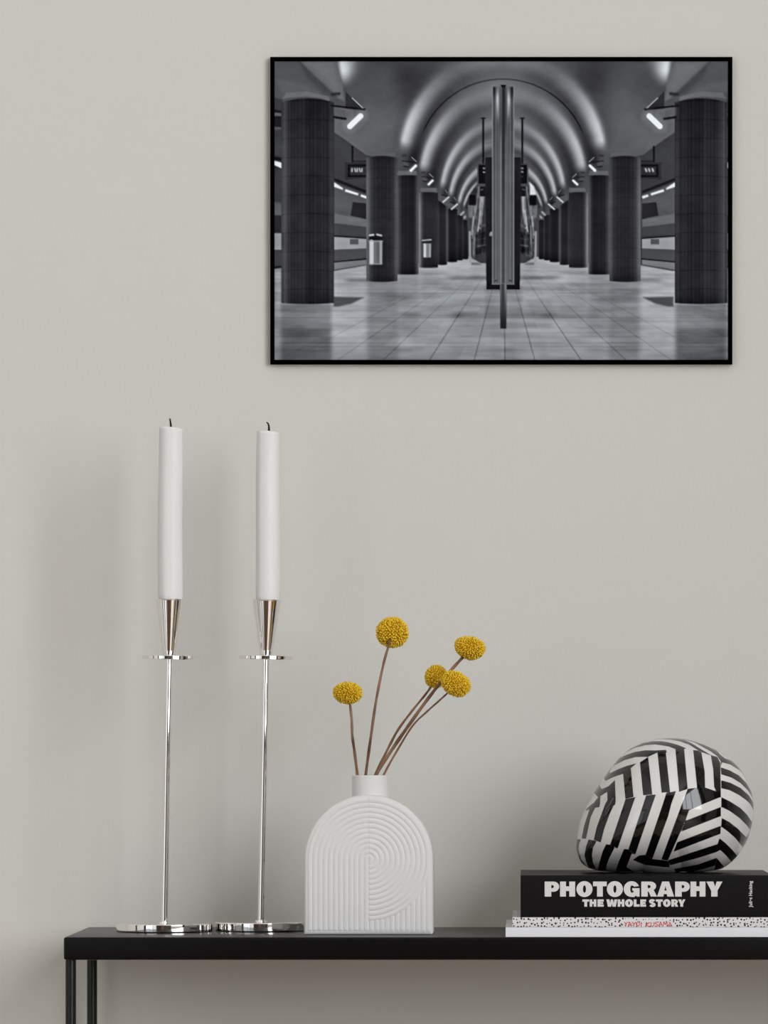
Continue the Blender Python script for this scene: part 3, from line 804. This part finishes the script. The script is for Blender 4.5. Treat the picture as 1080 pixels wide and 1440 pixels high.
flower('small round yellow button flower tucked behind the lowest of the three leaning right', (613, 951.5), 15.6, 16.6, 30, [(521, 1112, yn + .008), (528, 1089, yn + .008), (546, 1052, yn + .009), (560, 1026, yn + .010), (580, 999, yn + .011), (598, 977, yn + .012), (606, 966, yn + .012)], yn + .016, yn, 4, 1.7)
flower('yellow button flower leaning right in front of a smaller one', (641, 961.5), 22.4, 17, 24, [(532, 1112, yn - .004), (540, 1089, yn - .006), (557, 1058, yn - .012), (580, 1021, yn - .018), (600, 1001, yn - .024), (618, 985, yn - .030), (630, 974, yn - .034)], yn - .036, yn, 5, 1.4)

# =====================================================================
#  books
# =====================================================================
def book(name, label, x0, x1, yt, yb, yfront, depth, mat, board=.0022, round_=.0025, page_in=.0025):
    k = K(yfront)
    zb, zt = P(0, yb, yfront).z, P(0, yt, yfront).z
    X0, X1 = P(x0, 0, yfront).x, P(x1, 0, yfront).x
    return X0, X1, zb, zt
def build_book(label, X0, X1, zb, zt, y0, depth, mat, board, rnd, inset, group):
    root = thing('book', label, 'book', ((X0 + X1) / 2, y0 + depth / 2, zb), group)
    # cover: a U of two boards and a spine, drawn in profile and carried along the spine
    outer = []; n_ = 6
    for k_ in range(n_ + 1):
        a = math.pi / 2 * k_ / n_
        outer.append((y0 + rnd - rnd * math.sin(a), zt - rnd + rnd * math.cos(a)))
    for k_ in range(n_ + 1):
        a = math.pi / 2 * k_ / n_
        outer.append((y0 + rnd - rnd * math.cos(a), zb + rnd - rnd * math.sin(a)))
    prof = [(y0 + depth, zt)] + outer + [(y0 + depth, zb), (y0 + depth, zb + board), (y0 + board + .0005, zb + board), (y0 + board + .0005, zt - board), (y0 + depth, zt - board)]
    bm = bmesh.new()
    A = [bm.verts.new((X0, y, z)) for y, z in prof]; B = [bm.verts.new((X1, y, z)) for y, z in prof]
    for i in range(len(prof)):
        j = (i + 1) % len(prof); bm.faces.new((A[i], A[j], B[j], B[i]))
    bm.faces.new(A); bm.faces.new(B[::-1])
    part('cover', bm, mat, root, angle=30)
    bm = bmesh.new(); box(bm, X0 + inset, X1 - inset, y0 + board + .0006, y0 + depth - inset, zb + board, zt - board)
    part('pages', bm, M_pages, root, smooth=False)
    return root
k0 = K(0)
z1 = ZTOP + 13.7 * k0; z2 = z1 + 14.3 * k0; z3 = z2 + 59.2 * k0
GR = 'stacked art books under the striped ornament'
bk_white = build_book('plain white book, lowest of the stack on the table', P(711, 0, 0).x, P(1098, 0, 0).x, ZTOP, z1, .0005, .215, M_white, .0011, .0008, .002, GR)
bk_dots = build_book('thin white dotted book with red lettering, between the plain white and the black book', P(720.6, 0, 0).x, P(1092, 0, 0).x, z1, z2, .0008, .208, M_dots, .0016, .0010, .0025, GR)
bk_black = build_book('thick black book with large white lettering, topmost of the stack', P(732, 0, 0).x, P(1086, 0, 0).x, z2, z3, .0006, .200, M_cover, .0026, .0022, .003, GR)

# ---- lettering ----
def arc(cx, cy, rx, ry, a0, a1, n=14):
    return [(cx + rx * math.cos(math.radians(a0 + (a1 - a0) * i / n)), cy + ry * math.sin(math.radians(a0 + (a1 - a0) * i / n))) for i in range(n + 1)]
def ellipse(cx, cy, rx, ry): return arc(cx, cy, rx, ry, 0, 360, 32)[:-1]
def stroke(pts, w):
    L, R = [], []
    for i, p in enumerate(pts):
        a = pts[max(i - 1, 0)]; b = pts[min(i + 1, len(pts) - 1)]
        dx, dy = b[0] - a[0], b[1] - a[1]; d = math.hypot(dx, dy) or 1
        L.append((p[0] - dy / d * w / 2, p[1] + dx / d * w / 2)); R.append((p[0] + dy / d * w / 2, p[1] - dx / d * w / 2))
    return L + R[::-1]
GLYPH = {
 'P': [[(0, 0), (0, 1), (.58, 1)] + arc(.60, .66, .40, .34, 90, -90) + [(.45, .32), (.45, 0)], [(.45, .56), (.45, .77)] + arc(.52, .665, .11, .105, 90, -90, 8)],
 'R': [[(0, 0), (0, 1), (.56, 1)] + arc(.58, .70, .36, .30, 90, -38) + [(.78, .44), (1, 0), (.60, 0), (.47, .33), (.41, .33), (.41, 0)], [(.41, .56), (.41, .77)] + arc(.48, .665, .11, .105, 90, -90, 8)],
 'H': [[(0, 0), (0, 1), (.39, 1), (.39, .68), (.61, .68), (.61, 1), (1, 1), (1, 0), (.61, 0), (.61, .37), (.39, .37), (.39, 0)]],
 'O': [ellipse(.5, .5, .5, .53), ellipse(.5, .5, .095, .25)],
 'T': [[(0, .69), (0, 1), (1, 1), (1, .69), (.71, .69), (.71, 0), (.29, 0), (.29, .69)]],
 'G': [arc(.5, .5, .5, .53, 22, 270) + [(.66, -.03), (.80, .08), (.82, .0), (1, 0), (1, .56), (.54, .56), (.54, .40), (.62, .40), (.62, .28)] + arc(.52, .5, .11, .25, -60, -270, 12) + [(.62, .70), (.64, .66)]],
 'A': [[(0, 0), (.30, 1), (.70, 1), (1, 0), (.60, 0), (.57, .17), (.40, .17), (.37, 0)], [(.43, .40), (.56, .40), (.495, .72)]],
 'Y': [[(0, 1), (.43, 1), (.535, .66), (.64, 1), (1, 1), (.69, .40), (.69, 0), (.30, 0), (.30, .38)]],
 'E': [[(0, 0), (0, 1), (1, 1), (1, .70), (.46, .70), (.46, .635), (.90, .635), (.90, .37), (.46, .37), (.46, .30), (1, .30), (1, 0)]],
 'L': [[(0, 0), (0, 1), (.46, 1), (.46, .32), (1, .32), (1, 0)]],
 'W': [[(.13, 0), (0, 1), (.27, 1), (.335, .46), (.41, 1), (.60, 1), (.675, .46), (.74, 1), (1, 1), (.87, 0), (.56, 0), (.50, .44), (.44, 0)]],
 'S': [stroke(arc(.49, .735, .33, .15, 15, 250, 14) + arc(.51, .265, .33, .15, 70, -165, 14), .32)],
}
def letters(name, items, mat, root, y, thick=.00012, label=None):
    """items: (glyph, px0, px1, py_top, py_bottom) on the upright plane y"""
    cu = bpy.data.curves.new('lettering', 'CURVE'); cu.dimensions = '2D'; cu.fill_mode = 'BOTH'; cu.extrude = thick
    for g, x0, x1, yt, yb in items:
        for loop in GLYPH[g]:
            sp = cu.splines.new('POLY'); sp.points.add(len(loop) - 1); sp.use_cyclic_u = True
            for i, (u, v) in enumerate(loop):
                p = P(x0 + u * (x1 - x0), yb + v * (yt - yb), y)
                sp.points[i].co = (p.x - root.location.x, p.z - root.location.z, 0, 1)
    tmp = bpy.data.objects.new('tmp', cu); COL.objects.link(tmp)
    dg = bpy.context.evaluated_depsgraph_get()
    me = bpy.data.meshes.new_from_object(tmp.evaluated_get(dg)); bpy.data.objects.remove(tmp)
    me.transform(Matrix.Translation((0, y - root.location.y, 0)) @ Matrix.Rotation(math.radians(90), 4, 'X'))
    o = link(name, me, mat, root)
    if label: o['label'] = label
    return o
yl = bk_black.location.y - .200 / 2 - .0001
TT, TB = 1239.7, 1260.8
big = [('P', 766, 786.4), ('H', 787.6, 808.8), ('O', 810.6, 833.2), ('T', 834, 853.2), ('O', 853.4, 876), ('G', 877, 899.4), ('R', 901.8, 924), ('A', 924, 948), ('P', 949.4, 970), ('H', 971, 992), ('Y', 993.4, 1016)]
small = [('T', 819, 828.4), ('H', 829.2, 838.6), ('E', 840.2, 849), ('W', 852.8, 868), ('H', 868.6, 878), ('O', 879, 890.2), ('L', 891.2, 899.4), ('E', 900.4, 908.6), ('S', 912.6, 922), ('T', 922.4, 932), ('O', 932.4, 943), ('R', 944, 953.8), ('Y', 953.6, 963.8)]
letters('title_lettering', [(g, a, b, TT, TB) for g, a, b in big] + [(g, a, b, 1264.8, 1275) for g, a, b in small], M_letter, bk_black, yl, label='white printed title')
# the author's name, set upright along the right end of the spine
fc = bpy.data.curves.new('author', 'FONT'); fc.body = 'Juliet Hacking'; fc.size = 1.0; fc.offset = .026; fc.space_character = 1.06; fc.align_x = 'LEFT'
tmp = bpy.data.objects.new('tmp', fc); COL.objects.link(tmp)
me = bpy.data.meshes.new_from_object(tmp.evaluated_get(bpy.context.evaluated_depsgraph_get())); bpy.data.objects.remove(tmp)
xs = [v.co.x for v in me.vertices]; L_ = max(xs) - min(xs); sc = 37 * k0 / L_
pa = P(1057.6, 1275.3, yl)
me.transform(Matrix.Translation(pa - bk_black.location) @ Matrix.Rotation(math.radians(90), 4, 'X') @ Matrix.Rotation(math.radians(90), 4, 'Z') @ Matrix.Diagonal((sc, sc * 1.05, 1, 1)))
link('author_lettering', me, M_letter, bk_black)['label'] = 'small white vertical name'
# red hand-drawn name on the dotted spine
HAND = {'Y': [[(0, 1), (.5, .5), (1, 1)], [(.5, .5), (.4, 0)]], 'A': [[(0, 0), (.5, 1), (1, 0)], [(.2, .35), (.8, .35)]], 'O': [[(.5, 1), (.05, .7), (.05, .3), (.5, 0), (.95, .3), (.95, .7), (.5, 1)]],
        'I': [[(.5, 1), (.5, 0)]], 'K': [[(.1, 1), (.1, 0)], [(.95, 1), (.1, .45), (1, 0)]], 'U': [[(.05, 1), (.05, .3), (.5, 0), (.95, .3), (.95, 1)]],
        'S': [[(.95, .85), (.5, 1), (.1, .75), (.5, .52), (.9, .28), (.5, 0), (.05, .15)]], 'M': [[(0, 0), (.15, 1), (.5, .35), (.85, 1), (1, 0)]]}
yd = bk_dots.location.y - .208 / 2 - .0001
bm = bmesh.new()
hand = [('Y', 878, 882.5), ('A', 883, 888), ('Y', 889, 894), ('O', 894.5, 899.5), ('I', 900, 903.5), ('K', 908, 914), ('U', 914.8, 920), ('S', 920.6, 926), ('A', 926.4, 931.6), ('M', 932.6, 938.6), ('A', 939.2, 945)]
rs = random.Random(5)
for g, a, b in hand:
    j1, j2 = rs.uniform(-.5, .5), rs.uniform(-.4, .4)
    for st in HAND[g]:
        for s0, s1 in zip(st[:-1], st[1:]):
            q = stroke([(a + s0[0] * (b - a), 1303 + j1 - s0[1] * (6.6 + j2)), (a + s1[0] * (b - a), 1303 + j1 - s1[1] * (6.6 + j2))], 1.05)
            vs = [bm.verts.new(P(x, y, yd) - bk_dots.location) for x, y in q]
            bm.faces.new(vs)
me = bpy.data.meshes.new('name'); bm.to_mesh(me); bm.free()
link('name_lettering', me, M_red, bk_dots)['label'] = 'red hand-drawn name'

# =====================================================================
#  black and white striped ornament on the books
# =====================================================================
BY, BD = .108, .088
bcx, bcy = 935.0, 1137.0
OUT = [(811, 1181), (815.5, 1154), (822, 1139), (830, 1124), (841, 1106), (854, 1087), (867, 1070), (881, 1056), (894, 1048), (908, 1042), (921, 1039.4), (935, 1038.2), (948, 1038), (962, 1039.4), (976, 1042), (989, 1045.6), (1001, 1051), (1013, 1058.5), (1026, 1067), (1037, 1077), (1047, 1091), (1054, 1106), (1058.6, 1121), (1060, 1135), (1059.6, 1148), (1057, 1161), (1052.5, 1177), (1045, 1192), (1037, 1204), (1026, 1214.5), (1014, 1222), (1000, 1224.6), (960, 1225), (900, 1225), (856, 1225), (838, 1224), (826, 1220), (817, 1213), (812, 1203), (810, 1192)]
pol = sorted((math.atan2(-(y - bcy), x - bcx), math.hypot(x - bcx, y - bcy)) for x, y in OUT)
pa_ = np.array([p[0] for p in pol]); pr_ = np.array([p[1] for p in pol])
NS, NRG = 480, 220
thg = np.linspace(-math.pi, math.pi, NS, endpoint=False)
rad_o = np.interp(thg, pa_, pr_, period=2 * math.pi)
for _ in range(2): rad_o = (np.roll(rad_o, 1) + 2 * rad_o + np.roll(rad_o, -1)) / 4
phg = np.linspace(.004, math.pi - .004, NRG)
kb = K(BY)
SP = np.sin(phg) ** .94; CP = -np.cos(phg)
ctr = P(bcx, bcy, BY)
bx_ = (SP[:, None] * (rad_o * np.cos(thg))[None, :]) * kb
bz_ = (SP[:, None] * (rad_o * np.sin(thg))[None, :]) * kb
by_ = np.repeat((CP * BD)[:, None], NS, 1)
zmin = z3 - ctr.z + .0002
bz_ = np.maximum(bz_, zmin)                          # it rests on a flat foot
verts = np.stack([bx_, by_, bz_], -1).reshape(-1, 3)
idx = np.arange(NRG * NS).reshape(NRG, NS); nx_ = np.roll(idx, -1, 1)
q = np.stack([idx[:-1], nx_[:-1], nx_[1:], idx[1:]], -1).reshape(-1, 4)
faces = [tuple(r) for r in q.tolist()] + [tuple(idx[0][::-1].tolist()), tuple(idx[-1].tolist())]
me = bpy.data.meshes.new('ornament'); me.from_pydata(verts.tolist(), [], faces); me.update()
for p in me.polygons: p.use_smooth = True
# stripe pattern, as drawn on the front; the far side carries it on
dep = -np.abs(verts[:, 1]) + ctr.y
k_ = FPX / (D0 + dep)
QX = CX + (verts[:, 0] + ctr.x - CAMX) * k_; QY = CY - (verts[:, 2] + ctr.z - CAMZ) * k_
def c1_(*p): return [(800 + x / 7.714, 1030 + y / 7.714) for x, y in p]
def c2_(*p): return [(930 + x / 7.714, 1030 + y / 7.714) for x, y in p]
def c3_(*p): return [(800 + x / 7.714, 1130 + y / 7.714) for x, y in p]
def c4_(*p): return [(930 + x / 7.714, 1130 + y / 7.714) for x, y in p]
STR = []
def blk(pts): STR.append((1, pts))
def wht(pts): STR.append((0, pts))
# crown
blk(c2_((-400, 60), (0, 40), (110, 40), (230, 55), (330, 85), (430, 130), (520, 180), (600, 240), (660, 320), (645, 375), (610, 300), (540, 250), (440, 215), (400, 195), (300, 132), (200, 96), (100, 78), (0, 71), (-60, 72), (-150, 80)))
wht(c2_((250, 80), (350, 104), (450, 158), (540, 207), (612, 260), (645, 310), (645, 380), (625, 318), (600, 268), (530, 240), (430, 180), (330, 118)))
blk(c2_((365, 100), (480, 140), (600, 195), (640, 240), (690, 280), (780, 312), (840, 355), (905, 440), (960, 520), (935, 500), (850, 412), (750, 348), (650, 322), (612, 262), (540, 208), (450, 159)))
wht(c2_((612, 205), (660, 200), (760, 250), (860, 350), (905, 430), (840, 350), (780, 305), (690, 275), (655, 240)))
blk(c1_((615, 212), (700, 160), (800, 115), (900, 95), (1003, 95)) + c2_((80, 107), (180, 135), (270, 172), (250, 180), (155, 185), (150, 180), (80, 153), (0, 139)) + c1_((930, 130), (830, 138), (720, 165), (640, 205)))
blk(c1_((480, 370), (520, 290), (620, 244), (720, 210), (830, 193), (930, 195), (1055, 188), (1062, 220), (960, 218), (860, 264), (720, 268), (600, 302), (495, 357)))
blk(c1_((470, 370), (450, 408), (440, 445), (520, 405), (620, 365), (738, 333), (672, 387), (600, 470), (588, 449), (480, 485), (398, 525), (380, 500), (420, 420)))
blk(c1_((320, 560), (330, 572), (357, 615), (430, 582), (500, 515), (508, 745), (500, 790), (420, 790), (415, 645), (318, 705), (270, 655), (250, 650)))
blk(c1_((318, 703), (342, 690), (337, 790), (255, 790), (262, 771)))
# upper uprights
blk(c1_((588, 449), (600, 440), (672, 386), (702, 700), (612, 724)))
blk(c1_((770, 325), (860, 264), (905, 672), (805, 682)))
blk(c1_((960, 217), (1049, 190), (1098, 645), (1005, 655)))
blk(c2_((152, 180), (247, 174), (287, 613), (192, 645)))
blk(c2_((345, 190), (400, 196), (435, 214), (470, 420), (476, 600), (388, 605)))
blk(c2_((537, 248), (608, 264), (640, 330), (646, 705), (622, 700), (572, 590), (562, 400)))
# below them, the long slants
blk(c3_((255, 0), (337, 0), (331, 40), (285, 45), (235, 150), (185, 383), (137, 378), (165, 240), (200, 130), (222, 62), (190, 80), (180, 66)))
blk(c3_((420, -40), (508, -40), (495, 0), (440, 120), (385, 270), (345, 424), (270, 390), (300, 260), (350, 120), (395, 0)))
blk(c3_((613, -48), (722, -71), (697, 0), (530, 487), (447, 447), (598, 0)))
blk(c3_((837, -88), (945, -100), (910, 0), (720, 555), (645, 497), (809, 0)))
blk(c3_((1057, -116), (1163, -136), (1113, 0), (1077, 140), (905, 602), (830, 560), (1020, 0)))
blk(c2_((287, 611), (385, 600), (478, 598), (600, 640), (646, 700), (470, 771), (300, 846), (262, 956), (70, 1391), (5, 1380), (5, 1361), (225, 771)))
# right half, strokes of the fan
blk(c2_((645, 378), (740, 410), (840, 465), (920, 545), (975, 640), (1000, 740), (985, 700), (940, 630), (860, 550), (760, 490), (650, 455)))
blk(c2_((650, 518), (750, 546), (860, 602), (950, 683), (1000, 765), (1010, 860), (995, 835), (960, 771), (920, 735), (840, 678), (740, 627), (650, 605)))
blk(c4_((650, -70), (740, -26), (790, 5), (860, 50), (930, 120), (975, 190), (995, 215), (990, 260), (966, 291), (930, 240), (850, 160), (740, 80), (650, 36)))
blk(c4_((655, 155), (740, 202), (830, 272), (920, 366), (970, 292), (1000, 300), (930, 470), (885, 474), (800, 372), (720, 302), (648, 250)))
blk(c4_((630, 375), (700, 432), (770, 502), (826, 570), (800, 640), (760, 632), (700, 562), (640, 505), (612, 470), (610, 438)))
blk(c4_((600, 588), (685, 690), (610, 760), (570, 760), (585, 672)))
# lower left strokes of the fan
wht(c4_((300, 75), (470, 0), (645, -65), (645, 36), (262, 187)))
blk(c4_((262, 187), (646, 36), (646, 137), (215, 305)))
blk(c4_((172, 420), (646, 240), (642, 328), (130, 525)))
blk(c4_((72, 615), (612, 438), (640, 505), (590, 530), (400, 590), (95, 670)))
blk(c4_((138, 710), (400, 660), (600, 588), (584, 672), (480, 705), (330, 740), (160, 750)))
# bottom row
blk(c3_((60, 390), (132, 386), (110, 440), (105, 500), (130, 600), (222, 720), (150, 720), (60, 600)))
blk(c3_((213, 388), (300, 408), (262, 480), (250, 560), (262, 640), (302, 730), (230, 730), (185, 630), (168, 560), (185, 470)))
blk(c3_((403, 440), (447, 447), (530, 487), (495, 480), (440, 590), (412, 660), (402, 735), (312, 735), (330, 640), (365, 520)))
blk(c3_((598, 492), (645, 497), (720, 555), (682, 545), (625, 690), (700, 735), (503, 735), (540, 630)))
blk(c3_((692, 612), (760, 563), (828, 555), (905, 602), (1008, 612), (1083, 625), (1095, 690), (1020, 690), (950, 680), (820, 665)))
def sdf(pts):
    d = np.full(QX.shape, 1e9); ins = np.zeros(QX.shape, bool); n_ = len(pts)
    for i in range(n_):
        (x0, y0), (x1, y1) = pts[i], pts[(i + 1) % n_]
        ex, ey = x1 - x0, y1 - y0
        t = np.clip(((QX - x0) * ex + (QY - y0) * ey) / (ex * ex + ey * ey + 1e-9), 0, 1)
        d = np.minimum(d, np.hypot(QX - x0 - t * ex, QY - y0 - t * ey))
        if y0 != y1: ins ^= ((y0 > QY) != (y1 > QY)) & (QX < ex * (QY - y0) / ey + x0)
    return np.where(ins, d, -d)
val = np.full(QX.shape, -9.0)
for ink, pts in STR:
    s_ = sdf(pts)
    val = np.maximum(val, s_) if ink else np.minimum(val, -s_)
at_ = me.attributes.new('stripe', 'FLOAT', 'POINT'); at_.data.foreach_set('value', np.clip(val, -4, 4).astype(np.float32))
ball = link('striped_ornament', me, M_ball, None, ctr)
tag(ball, 'glossy rounded ornament with black and white zebra stripes, lying on the black book', 'ornament')
